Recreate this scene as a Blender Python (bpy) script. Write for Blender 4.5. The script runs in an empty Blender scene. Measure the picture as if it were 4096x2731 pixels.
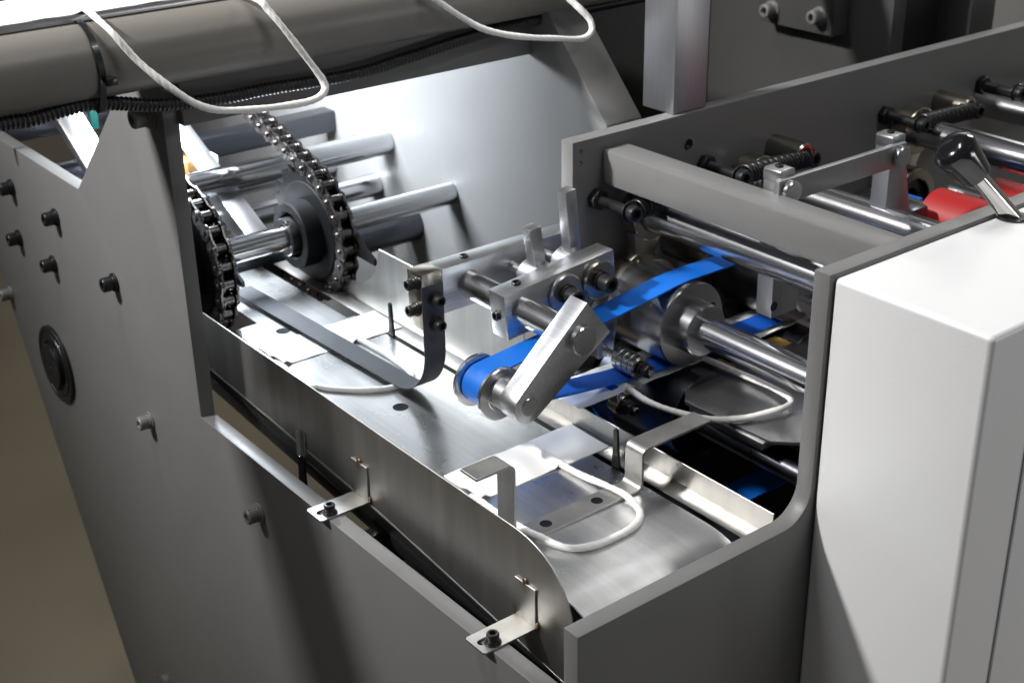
import bpy, bmesh, math, random
from mathutils import Vector, Matrix
random.seed(7)
# ---------------------------------------------------------------- camera
# all modelling is in millimetres (x: across the machine, y: along the tray, z: up); MM turns it into metres
MM = 0.001
FPX, YAW, PIT, ROL = 5590.0, math.radians(52.3), math.radians(25.4), math.radians(1.0)
_fw = Vector((math.cos(PIT)*math.cos(YAW), math.cos(PIT)*math.sin(YAW), -math.sin(PIT)))
_r = Vector((math.sin(YAW), -math.cos(YAW), 0)); _d = _fw.cross(_r)
CR = _r*math.cos(ROL)+_d*math.sin(ROL); CD = -_r*math.sin(ROL)+_d*math.cos(ROL)
CAM = Vector((-515.0, -597.6, 602.4))
sc = bpy.context.scene
cd = bpy.data.cameras.new('camera'); cam = bpy.data.objects.new('camera', cd); sc.collection.objects.link(cam)
cd.sensor_width = 36.0; cd.lens = FPX/4096*36.0; cd.clip_start = 0.01; cd.clip_end = 60
cam.matrix_world = Matrix(((CR.x, -CD.x, -_fw.x, CAM.x*MM), (CR.y, -CD.y, -_fw.y, CAM.y*MM), (CR.z, -CD.z, -_fw.z, CAM.z*MM), (0, 0, 0, 1)))
cd.dof.use_dof = True; cd.dof.focus_distance = 1.13; cd.dof.aperture_fstop = 11
sc.camera = cam
sc.render.resolution_x, sc.render.resolution_y = 1024, 682
# ---------------------------------------------------------------- light: hall lamps overhead, one lamp inside the machine, plus added fill lamps
w = bpy.data.worlds.new('World'); sc.world = w; w.use_nodes = True
bg = w.node_tree.nodes['Background']; bg.inputs[0].default_value = (0.80, 0.84, 0.90, 1); bg.inputs[1].default_value = 0.095
def lamp(name, loc, target, size, power, col, sy=None, spread=180):
    L = bpy.data.lights.new(name, 'AREA'); L.energy = power; L.color = col; L.shape = 'RECTANGLE'
    L.size = size; L.size_y = sy or size; L.spread = math.radians(spread)
    o = bpy.data.objects.new(name, L); sc.collection.objects.link(o); o.location = loc
    o.rotation_euler = (Vector(target)-Vector(loc)).to_track_quat('-Z', 'Y').to_euler(); return o
lamp('hall_or_fill_lamp', (2.30, 0.62, 2.05), (0.35, 0.05, 0.1), 0.34, 9, (1, .985, .96), .14)
lamp('hall_or_fill_lamp', (-1.75, 1.30, 2.0), (0.05, 0.62, 0.46), 0.26, 6.4, (1, .985, .97), .12, 38)
lamp('hall_or_fill_lamp', (-0.45, 0.75, 2.5), (0.30, 0.05, 0.0), 0.9, 8.5, (1, .99, .98), .12, 120)
lamp('hall_or_fill_lamp', (1.7, -1.7, 0.06), (0.3, -0.1, -0.05), 0.8, 7, (.98, .985, 1), .3)  # low fill lamp added to brighten the front of the white cover
lamp('hall_or_fill_lamp', (0.8, -1.4, 2.3), (0.3, 0.0, 0.0), 0.8, 12, (.98, .99, 1), .12)  # front fill lamp added to lift the face of the long wall plate
lamp('hall_or_fill_lamp', (1.3, 1.4, 2.3), (2.6, 2.3, 2.0), 0.9, 55, (1, .99, .97), .2, 120)  # added lamp that washes the wall so the tray has brightness to reflect
lamp('machine_lamp', (0.16, 0.92, 0.315), (0.31, 0.85, 0.0), 0.28, 8.6, (.85, .925, 1), .06, 150)
vs = sc.view_settings; vs.view_transform = 'Standard'; vs.look = 'None'; vs.exposure = 0.12; vs.gamma = 1
sc.render.engine = 'CYCLES'
# ---------------------------------------------------------------- pixel -> point on a plane of the machine
def U(p, x=None, y=None, z=None):
    k = _fw + CR*((p[0]-2048)/FPX) + CD*((p[1]-1365.5)/FPX)
    t = (x-CAM.x)/k.x if x is not None else (y-CAM.y)/k.y if y is not None else (z-CAM.z)/k.z
    return CAM + k*t
def crop(ox, oy, s): return lambda u, v: (ox+u/s, oy+v/s)
c1 = crop(0, 0, 1.668); c2 = crop(1300, 0, 1.668); c3 = crop(2696, 0, 1.668); c5 = crop(1300, 880, 1.668)
c6 = crop(2400, 700, 2.24); c7 = crop(800, 1700, 1.5207); c8 = crop(1700, 1400, 1.4256)
r4 = crop(800, 1000, 2.34); r5 = crop(2300, 1200, 2.34); r6 = crop(3500, 250, 2.413); r7 = crop(2700, 500, 2.34)
s1 = crop(600, 350, 3.336); s2 = crop(700, 700, 2.904); s3 = crop(1000, 400, 2.34); gq = crop(2200, 1500, 2.0909)
q2 = crop(1400, 900, 3.136); q3 = crop(1900, 900, 3.136); h4 = crop(0, 300, 1.96); h6 = crop(2400, 900, 3.1367); z2 = crop(2200, 400, 3.336)
# ---------------------------------------------------------------- materials
MATS = {}
def nt(m):
    t = m.node_tree; return t, t.nodes, t.links
def mat(name, col, rough=.5, metal=0.0, spec=.5, coat=0, bump=None, var=None, rvar=None, aniso=0, scratch=0, speck=None):
    """bump=(scale, strength, stretch xyz); var=(scale, amount); rvar=(scale, amount)"""
    m = bpy.data.materials.new(name); m.use_nodes = True; t, N, Lk = nt(m); b = N['Principled BSDF']
    b.inputs['Base Color'].default_value = (*col, 1); b.inputs['Roughness'].default_value = rough; b.inputs['Metallic'].default_value = metal
    b.inputs['Specular IOR Level'].default_value = spec
    if coat: b.inputs['Coat Weight'].default_value = coat; b.inputs['Coat Roughness'].default_value = .08
    if aniso: b.inputs['Anisotropic'].default_value = aniso
    tc = N.new('ShaderNodeTexCoord')
    def noise(scale, stretch=(1, 1, 1), detail=4, ro=.55):
        mp = N.new('ShaderNodeMapping'); mp.inputs['Scale'].default_value = stretch; Lk.new(tc.outputs['Object'], mp.inputs[0])
        n = N.new('ShaderNodeTexNoise'); n.inputs['Scale'].default_value = scale; n.inputs['Detail'].default_value = detail; n.inputs['Roughness'].default_value = ro
        Lk.new(mp.outputs[0], n.inputs['Vector']); return n
    if var:
        n = noise(var[0], var[2] if len(var) > 2 else (1, 1, 1)); mr = N.new('ShaderNodeMapRange'); mr.inputs['From Min'].default_value = .18; mr.inputs['From Max'].default_value = .82
        mr.inputs['To Min'].default_value = 1-var[1]; mr.inputs['To Max'].default_value = 1+var[1]; Lk.new(n.outputs['Fac'], mr.inputs[0])
        mx = N.new('ShaderNodeVectorMath'); mx.operation = 'SCALE'; mx.inputs[0].default_value = col; Lk.new(mr.outputs[0], mx.inputs['Scale']); Lk.new(mx.outputs[0], b.inputs['Base Color'])
    if speck:
        # sparse grit and small chips: (cells per metre, radius in cells, darkness)
        v = N.new('ShaderNodeTexVoronoi'); v.inputs['Scale'].default_value = speck[0]; Lk.new(tc.outputs['Object'], v.inputs['Vector'])
        lt = N.new('ShaderNodeMath'); lt.operation = 'LESS_THAN'; lt.inputs[1].default_value = speck[1]; Lk.new(v.outputs['Distance'], lt.inputs[0])
        mx = N.new('ShaderNodeMix'); mx.data_type = 'RGBA'; Lk.new(lt.outputs[0], mx.inputs['Factor'])
        hs = N.new('ShaderNodeSeparateColor'); Lk.new(v.outputs['Color'], hs.inputs[0]); rp = N.new('ShaderNodeMapRange'); rp.inputs['To Min'].default_value = 1-speck[2]; rp.inputs['To Max'].default_value = 1+speck[2]*.9; Lk.new(hs.outputs[0], rp.inputs[0])
        sm = N.new('ShaderNodeVectorMath'); sm.operation = 'SCALE'; sm.inputs[0].default_value = col; Lk.new(rp.outputs[0], sm.inputs['Scale'])
        if b.inputs['Base Color'].links: Lk.new(b.inputs['Base Color'].links[0].from_socket, mx.inputs['A'])
        else: mx.inputs['A'].default_value = (*col, 1)
        Lk.new(sm.outputs[0], mx.inputs['B']); Lk.new(mx.outputs['Result'], b.inputs['Base Color'])
    if rvar:
        n = noise(rvar[0], rvar[2] if len(rvar) > 2 else (1, 1, 1)); mr = N.new('ShaderNodeMapRange'); mr.inputs['From Min'].default_value = .18; mr.inputs['From Max'].default_value = .82
        mr.inputs['To Min'].default_value = max(.02, rough-rvar[1]); mr.inputs['To Max'].default_value = rough+rvar[1]; Lk.new(n.outputs['Fac'], mr.inputs[0]); Lk.new(mr.outputs[0], b.inputs['Roughness'])
    last = None
    if bump:
        n = noise(bump[0], bump[2] if len(bump) > 2 else (1, 1, 1), 3); bp = N.new('ShaderNodeBump'); bp.inputs['Strength'].default_value = bump[1]; bp.inputs['Distance'].default_value = .0004
        Lk.new(n.outputs['Fac'], bp.inputs['Height']); last = bp
    if scratch:
        v = N.new('ShaderNodeTexVoronoi'); v.feature = 'DISTANCE_TO_EDGE'; v.inputs['Scale'].default_value = 26
        n2 = noise(9); mp = N.new('ShaderNodeMapping'); mp.inputs['Rotation'].default_value = (.4, .9, .7); mp.inputs['Scale'].default_value = (1, .12, 1)
        Lk.new(tc.outputs['Object'], mp.inputs[0]); Lk.new(mp.outputs[0], v.inputs['Vector'])
        ad = N.new('ShaderNodeMath'); ad.operation = 'LESS_THAN'; ad.inputs[1].default_value = .004; Lk.new(v.outputs['Distance'], ad.inputs[0])
        gt = N.new('ShaderNodeMath'); gt.operation = 'GREATER_THAN'; gt.inputs[1].default_value = .56; Lk.new(n2.outputs['Fac'], gt.inputs[0])
        ml = N.new('ShaderNodeMath'); ml.operation = 'MULTIPLY'; Lk.new(ad.outputs[0], ml.inputs[0]); Lk.new(gt.outputs[0], ml.inputs[1])
        bp = N.new('ShaderNodeBump'); bp.inputs['Strength'].default_value = scratch; bp.inputs['Distance'].default_value = .0002; bp.invert = True
        Lk.new(ml.outputs[0], bp.inputs['Height'])
        if last: Lk.new(last.outputs[0], bp.inputs['Normal'])
        last = bp
    if last: Lk.new(last.outputs[0], b.inputs['Normal'])
    MATS[name] = m; return m
mat('paint', (.160, .158, .155), .42, spec=.45, bump=(1500, .08), var=(6, .07), rvar=(15, .07), speck=(55, .035, .75))
mat('paint_rough', (.180, .166, .148), .40, spec=.45, bump=(520, .28), var=(9, .07), speck=(70, .04, .6))
mat('paint_dark', (.060, .059, .058), .5, bump=(900, .05), var=(5, .08))
mat('alu', (.47, .475, .485), .36, 1, bump=(700, .10, (1, .04, 1)), rvar=(60, .04), var=(500, .16, (1, .06, 1)))
mat('alu_x', (.52, .525, .535), .36, 1, bump=(700, .10, (.04, 1, 1)), rvar=(60, .04), var=(500, .16, (.06, 1, 1)))
mat('steel', (.42, .42, .43), .32, 1, bump=(900, .05, (1, 1, .04)), rvar=(40, .03), var=(300, .05, (1, 1, .05)))
mat('steel_post', (.40, .405, .42), .46, 1, bump=(900, .05, (1, 1, .04)), var=(300, .08, (1, 1, .04)))
mat('shaft', (.60, .605, .62), .20, 1, bump=(160, .02, (1, .02, 1)), rvar=(30, .03, (1, .3, 1)))
mat('shaft_x', (.60, .61, .63), .12, 1, bump=(160, .02, (.02, 1, 1)), rvar=(30, .02, (.3, 1, 1)))
mat('dark_shaft', (.10, .105, .12), .30, 1, rvar=(30, .04))
mat('turned', (.46, .46, .47), .25, 1, bump=(900, .04, (.15, 1, .15)), rvar=(50, .03), var=(300, .03, (.1, 1, .1)))
mat('stainless', (.48, .47, .45), .37, 1, bump=(900, .07, (1, 1, .04)), var=(45, .22, (1, 1, .12)), rvar=(12, .09))
mat('tray_metal', (.74, .745, .745), .29, 1, bump=(900, .07, (1, .03, 1)), var=(110, .16, (1, .03, 1)), rvar=(9, .07))
mat('black_oxide', (.010, .010, .011), .36, 0, spec=.42, bump=(800, .06), rvar=(90, .06))
mat('screw_black', (.008, .008, .009), .5, 0, spec=.08)
mat('grey_bolt', (.20, .195, .185), .40, .2, bump=(800, .1))
mat('nickel', (.40, .36, .30), .25, 1, rvar=(40, .03), var=(20, .04))
mat('spring_steel', (.055, .06, .068), .42, .35, var=(20, .06), rvar=(30, .05))
mat('black_plastic', (.012, .012, .013), .30, coat=.15)
mat('knob_black', (.006, .006, .007), .16, coat=.35)
mat('chrome', (.62, .60, .57), .10, 1, rvar=(30, .05))
mat('belt', (.003, .115, .50), .48, spec=.35, var=(60, .05), bump=(1500, .15))
mat('belt_back', (.003, .075, .40), .5, spec=.4)
mat('paper', (.80, .795, .775), .62, spec=.3, bump=(260, .06), var=(12, .025))
mat('cord', (.84, .83, .80), .6, spec=.3, bump=(500, .25, (1, 1, 1)), var=(60, .04))
mat('white_coat', (.80, .80, .805), .34, spec=.45, bump=(430, .22), var=(6, .014), speck=(30, .012, .7))
mat('red_rubber', (.30, .011, .012), .48, spec=.35, var=(20, .06))
mat('chain', (.16, .15, .145), .28, 1, rvar=(120, .06), var=(90, .2))
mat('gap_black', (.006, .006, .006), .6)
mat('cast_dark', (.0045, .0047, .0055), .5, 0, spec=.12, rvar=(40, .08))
mat('brass_tape', (.34, .22, .06), .38, .3)
mat('floor', (.23, .185, .125), .5, bump=(60, .05), var=(3, .14), speck=(6, .02, .5))
mat('bright_wall', (.62, .62, .60), .6)
mat('wood_plate', (.55, .30, .10), .5)
mat('teal', (.0, .09, .08), .4)
mat('weld', (.24, .17, .13), .38, .9, bump=(900, .8), var=(300, .5))
# the belt's inner side is a fabric weave
def weave(m):
    t, N, Lk = nt(m); tc = N.new('ShaderNodeTexCoord'); wv = N.new('ShaderNodeTexWave'); wv.inputs['Scale'].default_value = 420; wv.bands_direction = 'DIAGONAL'
    Lk.new(tc.outputs['Object'], wv.inputs['Vector']); bp = N.new('ShaderNodeBump'); bp.inputs['Strength'].default_value = .5; bp.inputs['Distance'].default_value = .0003
    Lk.new(wv.outputs['Fac'], bp.inputs['Height']); Lk.new(bp.outputs[0], N['Principled BSDF'].inputs['Normal'])
weave(MATS['belt_back'])
def heat_tint(m, spots):
    # brown bloom that welding left on the sheet, fixed to the sheet at the weld places
    t, N, Lk = nt(m); b = N['Principled BSDF']; src = b.inputs['Base Color'].links[0].from_socket; geo = N.new('ShaderNodeNewGeometry')
    nz = N.new('ShaderNodeTexNoise'); nz.inputs['Scale'].default_value = 70
    for s, r, col in spots:
        d = N.new('ShaderNodeVectorMath'); d.operation = 'DISTANCE'; d.inputs[1].default_value = [c*MM for c in s]; Lk.new(geo.outputs['Position'], d.inputs[0])
        ad = N.new('ShaderNodeMath'); ad.operation = 'MULTIPLY_ADD'; ad.inputs[1].default_value = .010; Lk.new(nz.outputs['Fac'], ad.inputs[0]); Lk.new(d.outputs['Value'], ad.inputs[2])
        mr = N.new('ShaderNodeMapRange'); mr.inputs['From Min'].default_value = r*.45*MM; mr.inputs['From Max'].default_value = (r+5)*MM; mr.inputs['To Min'].default_value = .8; mr.inputs['To Max'].default_value = 0
        Lk.new(ad.outputs[0], mr.inputs[0]); mx = N.new('ShaderNodeMix'); mx.data_type = 'RGBA'; mx.inputs['B'].default_value = (*col, 1)
        Lk.new(mr.outputs[0], mx.inputs['Factor']); Lk.new(src, mx.inputs['A']); src = mx.outputs['Result']
    Lk.new(src, b.inputs['Base Color'])
mat('fence_sheet', (.50, .49, .47), .44, 1, bump=(900, .07, (1, 1, .04)), var=(40, .26, (1, 1, .10)), rvar=(10, .10)); fm = MATS['fence_sheet']  # upright colour streaks: stains, and reflections painted into the sheet
heat_tint(fm, [((33, y+a, z), r, c) for y in (321.6, 86.0) for a, z, r, c in ((13, -24, 9, (.20, .13, .07)), (25, -54, 8, (.22, .14, .07)), (-1, -54, 9, (.18, .13, .09)), (-22, -42, 10, (.30, .25, .17)))])
# ---------------------------------------------------------------- object helpers
COL = sc.collection; WM = {}
def attach(o, parent, M):
    COL.objects.link(o); WM[o.name] = M
    if parent is not None:
        o.parent = parent; o.matrix_parent_inverse = WM[parent.name].inverted()
    o.matrix_basis = M; return o
def thing(name, label, cat, base, group=None, kind=None):
    o = bpy.data.objects.new(name, None); o.empty_display_size = .02
    o['label'] = label
    if cat: o['category'] = cat
    if group: o['group'] = group
    if kind: o['kind'] = kind
    return attach(o, None, Matrix.Translation(Vector(base)*MM))
def tag(o, label, cat, group=None, kind=None):
    o['label'] = label
    if cat: o['category'] = cat
    if group: o['group'] = group
    if kind: o['kind'] = kind
    return o
def to_mesh(name, bm, m, smooth=25):
    bmesh.ops.remove_doubles(bm, verts=bm.verts, dist=1e-5); bmesh.ops.recalc_face_normals(bm, faces=bm.faces)
    me = bpy.data.meshes.new(name); bm.to_mesh(me); bm.free()
    for mm_ in (m if isinstance(m, (list, tuple)) else [m]): me.materials.append(MATS[mm_])
    if smooth:
        me.shade_smooth(); me.set_sharp_from_angle(angle=math.radians(smooth))
    return me
def mk(name, bm, m, parent=None, smooth=25, weighted=False):
    """bmesh in millimetres, world axes -> object with its origin at its own centre"""
    lo = Vector((min(v.co.x for v in bm.verts), min(v.co.y for v in bm.verts), min(v.co.z for v in bm.verts)))
    hi = Vector((max(v.co.x for v in bm.verts), max(v.co.y for v in bm.verts), max(v.co.z for v in bm.verts)))
    c = (lo+hi)/2
    for v in bm.verts: v.co = (v.co-c)*MM
    o = attach(bpy.data.objects.new(name, to_mesh(name, bm, m, smooth)), parent, Matrix.Translation(c*MM))
    if weighted: md = o.modifiers.new('weighted_normal', 'WEIGHTED_NORMAL'); md.weight = 100; md.keep_sharp = True
    return o
def bev(bm, off, seg=2, ang=30):
    if off <= 0: return bm
    bmesh.ops.recalc_face_normals(bm, faces=bm.faces)
    es = [e for e in bm.edges if len(e.link_faces) == 2 and e.calc_face_angle(0) > math.radians(ang)]
    bmesh.ops.bevel(bm, geom=es, offset=off, segments=seg, profile=.5, affect='EDGES', clamp_overlap=True); return bm
def box(x0, x1, y0, y1, z0, z1, b=0, seg=2, bm=None):
    new = bmesh.new(); bmesh.ops.create_cube(new, size=1)
    for v in new.verts: v.co = Vector(((x0+x1)/2+v.co.x*(x1-x0), (y0+y1)/2+v.co.y*(y1-y0), (z0+z1)/2+v.co.z*(z1-z0)))
    bev(new, b, seg)
    if bm is None: return new
    return join(bm, new)
def join(bm, other):
    me = bpy.data.meshes.new('tmp'); other.to_mesh(me); other.free(); bm.from_mesh(me); bpy.data.meshes.remove(me); return bm
def prism(out, axis, a0, a1, b=0, seg=2, holes=(), bm=None):
    """out: list of 2D points in the plane normal to axis ('x': (y,z), 'y': (x,z), 'z': (x,y))"""
    def P(p, a): return Vector((a, p[0], p[1])) if axis == 'x' else Vector((p[0], a, p[1])) if axis == 'y' else Vector((p[0], p[1], a))
    n = bmesh.new()
    if holes:
        es = []
        for loop in [out]+list(holes):
            vs = [n.verts.new(P(p, a0)) for p in loop]; es += [n.edges.new((vs[i], vs[(i+1) % len(vs)])) for i in range(len(vs))]
        bmesh.ops.triangle_fill(n, edges=es, use_beauty=True)
    else:
        n.faces.new([n.verts.new(P(p, a0)) for p in out])
    r = bmesh.ops.extrude_face_region(n, geom=list(n.faces)); d = P((0, 0), a1)-P((0, 0), a0)
    bmesh.ops.translate(n, vec=d, verts=[v for v in r['geom'] if isinstance(v, bmesh.types.BMVert)])
    if not holes: bev(n, b, seg)
    elif b:
        bmesh.ops.recalc_face_normals(n, faces=n.faces); es = [e for e in n.edges if len(e.link_faces) == 2 and e.calc_face_angle(0) > .5 and e.calc_length() > 15]
        bmesh.ops.bevel(n, geom=es, offset=b, segments=seg, profile=.5, affect='EDGES')
    return n if bm is None else join(bm, n)
def frame(d):
    d = Vector(d).normalized(); a = Vector((0, 0, 1)) if abs(d.z) < .9 else Vector((1, 0, 0))
    u = d.cross(a).normalized(); return u, d.cross(u).normalized(), d
def lathe(o, d, prof, seg=40, bm=None, cap=True):
    """prof: list of (distance along d, radius)"""
    n = bmesh.new(); u, v, d = frame(d); o = Vector(o); rings = []
    for a, r in prof:
        rings.append([n.verts.new(o+d*a+(u*math.cos(2*math.pi*i/seg)+v*math.sin(2*math.pi*i/seg))*r) for i in range(seg)] if r > 1e-6 else [n.verts.new(o+d*a)])
    for A, B in zip(rings, rings[1:]):
        for i in range(seg):
            j = (i+1) % seg
            if len(A) == 1 and len(B) == 1: continue
            if len(A) == 1: n.faces.new((A[0], B[i], B[j]))
            elif len(B) == 1: n.faces.new((A[i], B[0], A[j]))
            else: n.faces.new((A[i], B[i], B[j], A[j]))
    if cap:
        for R in (rings[0], rings[-1]):
            if len(R) > 2: n.faces.new(R)
    return n if bm is None else join(bm, n)
def cylp(o, d, L, r, ch=.6, seg=40, bm=None): return lathe(o, d, [(0, r-ch), (ch, r), (L-ch, r), (L, r-ch)], seg, bm)
def ringp(o, d, L, r0, r1, ch=.5, seg=48, bm=None):
    return lathe(o, d, [(0, r0+ch), (0, r1-ch), (ch, r1), (L-ch, r1), (L, r1-ch), (L, r0+ch), (L-ch, r0), (ch, r0), (0, r0+ch)], seg, bm, cap=False)
def smooth_path(pts, n=8):
    P = [Vector(p) for p in pts]; out = []
    for i in range(len(P)-1):
        a, b, c, d = P[max(i-1, 0)], P[i], P[i+1], P[min(i+2, len(P)-1)]
        for k in range(n):
            t = k/n; out.append(.5*((2*b)+(c-a)*t+(2*a-5*b+4*c-d)*t*t+(3*b-a-3*c+d)*t**3))
    out.append(P[-1]); return out
def resample(path, step):
    out = [path[0].copy()]; acc = 0
    for a, b in zip(path, path[1:]):
        L = (b-a).length
        if L < 1e-9: continue
        while acc+L >= step:
            t = (step-acc)/L; a = a.lerp(b, t); out.append(a.copy()); L = (b-a).length; acc = 0
            if L < 1e-9: break
        acc += L
    return out
def sweep(path, sec, closed_sec=True, cap=True, bm=None):
    """sec(i) -> list of 2D points; parallel transport along path"""
    n = bmesh.new(); T = [(path[min(i+1, len(path)-1)]-path[max(i-1, 0)]).normalized() for i in range(len(path))]
    u, v, _ = frame(T[0]); rings = []
    for i, p in enumerate(path):
        if i:
            ax = T[i-1].cross(T[i])
            if ax.length > 1e-8:
                R = Matrix.Rotation(T[i-1].angle(T[i]), 3, ax.normalized()); u = R @ u; v = R @ v
        rings.append([n.verts.new(p+u*a+v*b) for a, b in sec(i)])
    for A, B in zip(rings, rings[1:]):
        m_ = len(A)
        for k in range(m_ if closed_sec else m_-1): n.faces.new((A[k], A[(k+1) % m_], B[(k+1) % m_], B[k]))
    if cap: n.faces.new(rings[0]); n.faces.new(list(reversed(rings[-1])))
    return n if bm is None else join(bm, n)
def circ(r, k=12): return [(r*math.cos(2*math.pi*i/k), r*math.sin(2*math.pi*i/k)) for i in range(k)]
def fillet_path(pts, r, k=6):
    out = [Vector(pts[0])]
    for a, b, c in zip(pts, pts[1:], pts[2:]):
        a, b, c = Vector(a), Vector(b), Vector(c); d1 = (a-b).normalized(); d2 = (c-b).normalized(); half = d1.angle(d2)/2
        t = min(r/math.tan(half), (a-b).length*.49, (c-b).length*.49); p, q = b+d1*t, b+d2*t
        for i in range(k+1):
            s = i/k; out.append((1-s)**2*p+2*s*(1-s)*(b*.6+(p+q)*.2)+s*s*q)
    out.append(Vector(pts[-1])); return out
def ribbon(path2, plane, a0, a1, t, r=3, bm=None, b=.25):
    """flat bar bent along a 2D path, extruded between a0 and a1 on the third axis"""
    pts = fillet_path([Vector((p[0], p[1])) for p in path2], r) if r else [Vector((p[0], p[1])) for p in path2]
    N = []
    for i in range(len(pts)):
        d = (pts[min(i+1, len(pts)-1)]-pts[max(i-1, 0)]).normalized(); N.append(Vector((-d.y, d.x)))
    out = [(p+n*t/2) for p, n in zip(pts, N)]+[(p-n*t/2) for p, n in reversed(list(zip(pts, N)))]
    return prism([(p.x, p.y) for p in out], {'xz': 'y', 'yz': 'x', 'xy': 'z'}[plane], a0, a1, 0, bm=bm)
MESH = {}
def cached(key, fn):
    if key not in MESH: MESH[key] = fn()
    return MESH[key]
def place(name, me, base, d, parent, spin=0, m=None):
    u, v, d = frame(d); M = Matrix((( u.x, v.x, d.x, base[0]*MM), (u.y, v.y, d.y, base[1]*MM), (u.z, v.z, d.z, base[2]*MM), (0, 0, 0, 1)))
    # keep a right-handed basis
    if M.to_3x3().determinant() < 0: M = Matrix(((v.x, u.x, d.x, base[0]*MM), (v.y, u.y, d.y, base[1]*MM), (v.z, u.z, d.z, base[2]*MM), (0, 0, 0, 1)))
    return attach(bpy.data.objects.new(name, me), parent, M @ Matrix.Rotation(spin, 4, 'Z'))
def scale_mm(bm):
    for v in bm.verts: v.co *= MM
    return bm
def hexpt(r, k, n=24):
    a = 2*math.pi*k/n; s = (a % (math.pi/3))-math.pi/6; return r*math.cos(math.pi/6)/math.cos(s)
def socket_head(r, h, m, knurl=True):
    def f():
        n = bmesh.new(); seg = 48
        def ring(z, fn): return [n.verts.new((fn(k)*math.cos(2*math.pi*k/seg), fn(k)*math.sin(2*math.pi*k/seg), z)) for k in range(seg)]
        kn = (lambda k: r*(1-(.018 if k % 2 else 0))) if knurl else (lambda k: r)
        hx = r*.56; hf = lambda k: hexpt(hx, k, seg)
        R = [ring(0, lambda k: r*.97), ring(h*.05, kn), ring(h*.80, kn), ring(h*.86, lambda k: r*.985), ring(h*.97, lambda k: r*.90), ring(h, lambda k: r*.82), ring(h, lambda k: hf(k)*1.06), ring(h-.06*r, hf), ring(h*.42, hf)]
        for A, B in zip(R, R[1:]):
            for k in range(seg): n.faces.new((A[k], A[(k+1) % seg], B[(k+1) % seg], B[k]))
        n.faces.new(R[0]); n.faces.new(R[-1])
        return to_mesh('socket_head', scale_mm(n), m, 40)
    return cached(('sh', round(r, 2), round(h, 2), m, knurl), f)
def ring_mesh(r0, r1, L, m): return cached(('rg', round(r0, 2), round(r1, 2), round(L, 2), m), lambda: to_mesh('ring', scale_mm(ringp((0, 0, 0), (0, 0, 1), L, r0, r1, min(.4, L*.25), 40)), m))
def cap_screw(parent, base, d, r, h, m='black_oxide', washer=2.0, split=1.8, name='bolt', spin=None):
    d = Vector(d).normalized(); base = Vector(base); off = 0
    ws = washer+split
    o = place(name, socket_head(r, h, m), base+d*ws, d, parent, random.random()*2 if spin is None else spin)
    if washer: place('washer', ring_mesh(r*.5, r*1.32, washer, m), base, d, o)
    if split: place('spring_washer', ring_mesh(r*.5, r*1.1, split*.92, m), base+d*washer, d, o)
    return o
def set_screw(parent, base, d, r, m='black_oxide', out=1.5):
    def f():
        n = bmesh.new(); seg = 24
        hf = lambda k: hexpt(r*.58, k, seg); c_ = lambda q: (lambda k: r*q)
        def ring(z, fn): return [n.verts.new((fn(k)*math.cos(2*math.pi*k/seg), fn(k)*math.sin(2*math.pi*k/seg), z)) for k in range(seg)]
        R = [ring(-1, c_(1)), ring(out*.45, c_(1)), ring(out*.55, c_(.9)), ring(out*.7, c_(.98)), ring(out, c_(.84)), ring(out, hf), ring(.12, hf)]
        for A, B in zip(R, R[1:]):
            for k in range(seg): n.faces.new((A[k], A[(k+1) % seg], B[(k+1) % seg], B[k]))
        n.faces.new(R[-1]); return to_mesh('set_screw', scale_mm(n), m)
    return place('set_screw', cached(('ss', r, m, out), f), base, d, parent)
def flat_screw(parent, base, d, r, m='screw_black'):
    def f():
        n = bmesh.new(); seg = 36; hf = lambda k: hexpt(r*.36, k, seg)
        def ring(z, fn): return [n.verts.new((fn(k)*math.cos(2*math.pi*k/seg), fn(k)*math.sin(2*math.pi*k/seg), z)) for k in range(seg)]
        c_ = lambda q: (lambda k: r*q)
        R = [ring(.05, c_(1.12)), ring(.28, c_(1.03)), ring(.22, c_(.99)), ring(.22, hf), ring(.05, hf)]
        for A, B in zip(R, R[1:]):
            for k in range(seg): n.faces.new((A[k], A[(k+1) % seg], B[(k+1) % seg], B[k]))
        n.faces.new(R[-1]); return to_mesh('countersunk_screw', scale_mm(n), m)
    return place('countersunk_screw', cached(('fs', r, m), f), base, d, parent)
def hole(parent, base, d, r, m='gap_black', depth=5, name='painted_hole'):
    # a threaded hole: raised rim and a flat disc whose black stands for the bore's shade, standing a hair proud of the face
    def f(): return to_mesh('hole', scale_mm(lathe((0, 0, 0), (0, 0, 1), [(.03, r*1.15), (.2, r*1.06), (.2, r*1.0), (.05, r*.9), (.05, 0)], 24, cap=False)), m)
    return place(name, cached(('ho', r, m), f), base, d, parent)
def hex_nut(parent, base, d, af, h, m='black_oxide', name='nut', bore=0):
    def f():
        R = af/2/math.cos(math.pi/6); n = bmesh.new(); vs = [n.verts.new((R*math.cos(math.pi/3*k), R*math.sin(math.pi/3*k), 0)) for k in range(6)]
        n.faces.new(vs); r = bmesh.ops.extrude_face_region(n, geom=list(n.faces)); bmesh.ops.translate(n, vec=(0, 0, h), verts=[v for v in r['geom'] if isinstance(v, bmesh.types.BMVert)])
        bev(n, af*.05, 2); return to_mesh('hex_nut', scale_mm(n), m)
    return place(name, cached(('hn', af, h, m), f), base, d, parent, random.random())
def thread_prof(a0, a1, r, pitch=1.25):
    p = []; a = a0
    while a < a1: p += [(a, r*.9), (a+pitch*.45, r)]; a += pitch
    return p
X, Y, Z = Vector((1, 0, 0)), Vector((0, 1, 0)), Vector((0, 0, 1))
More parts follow.
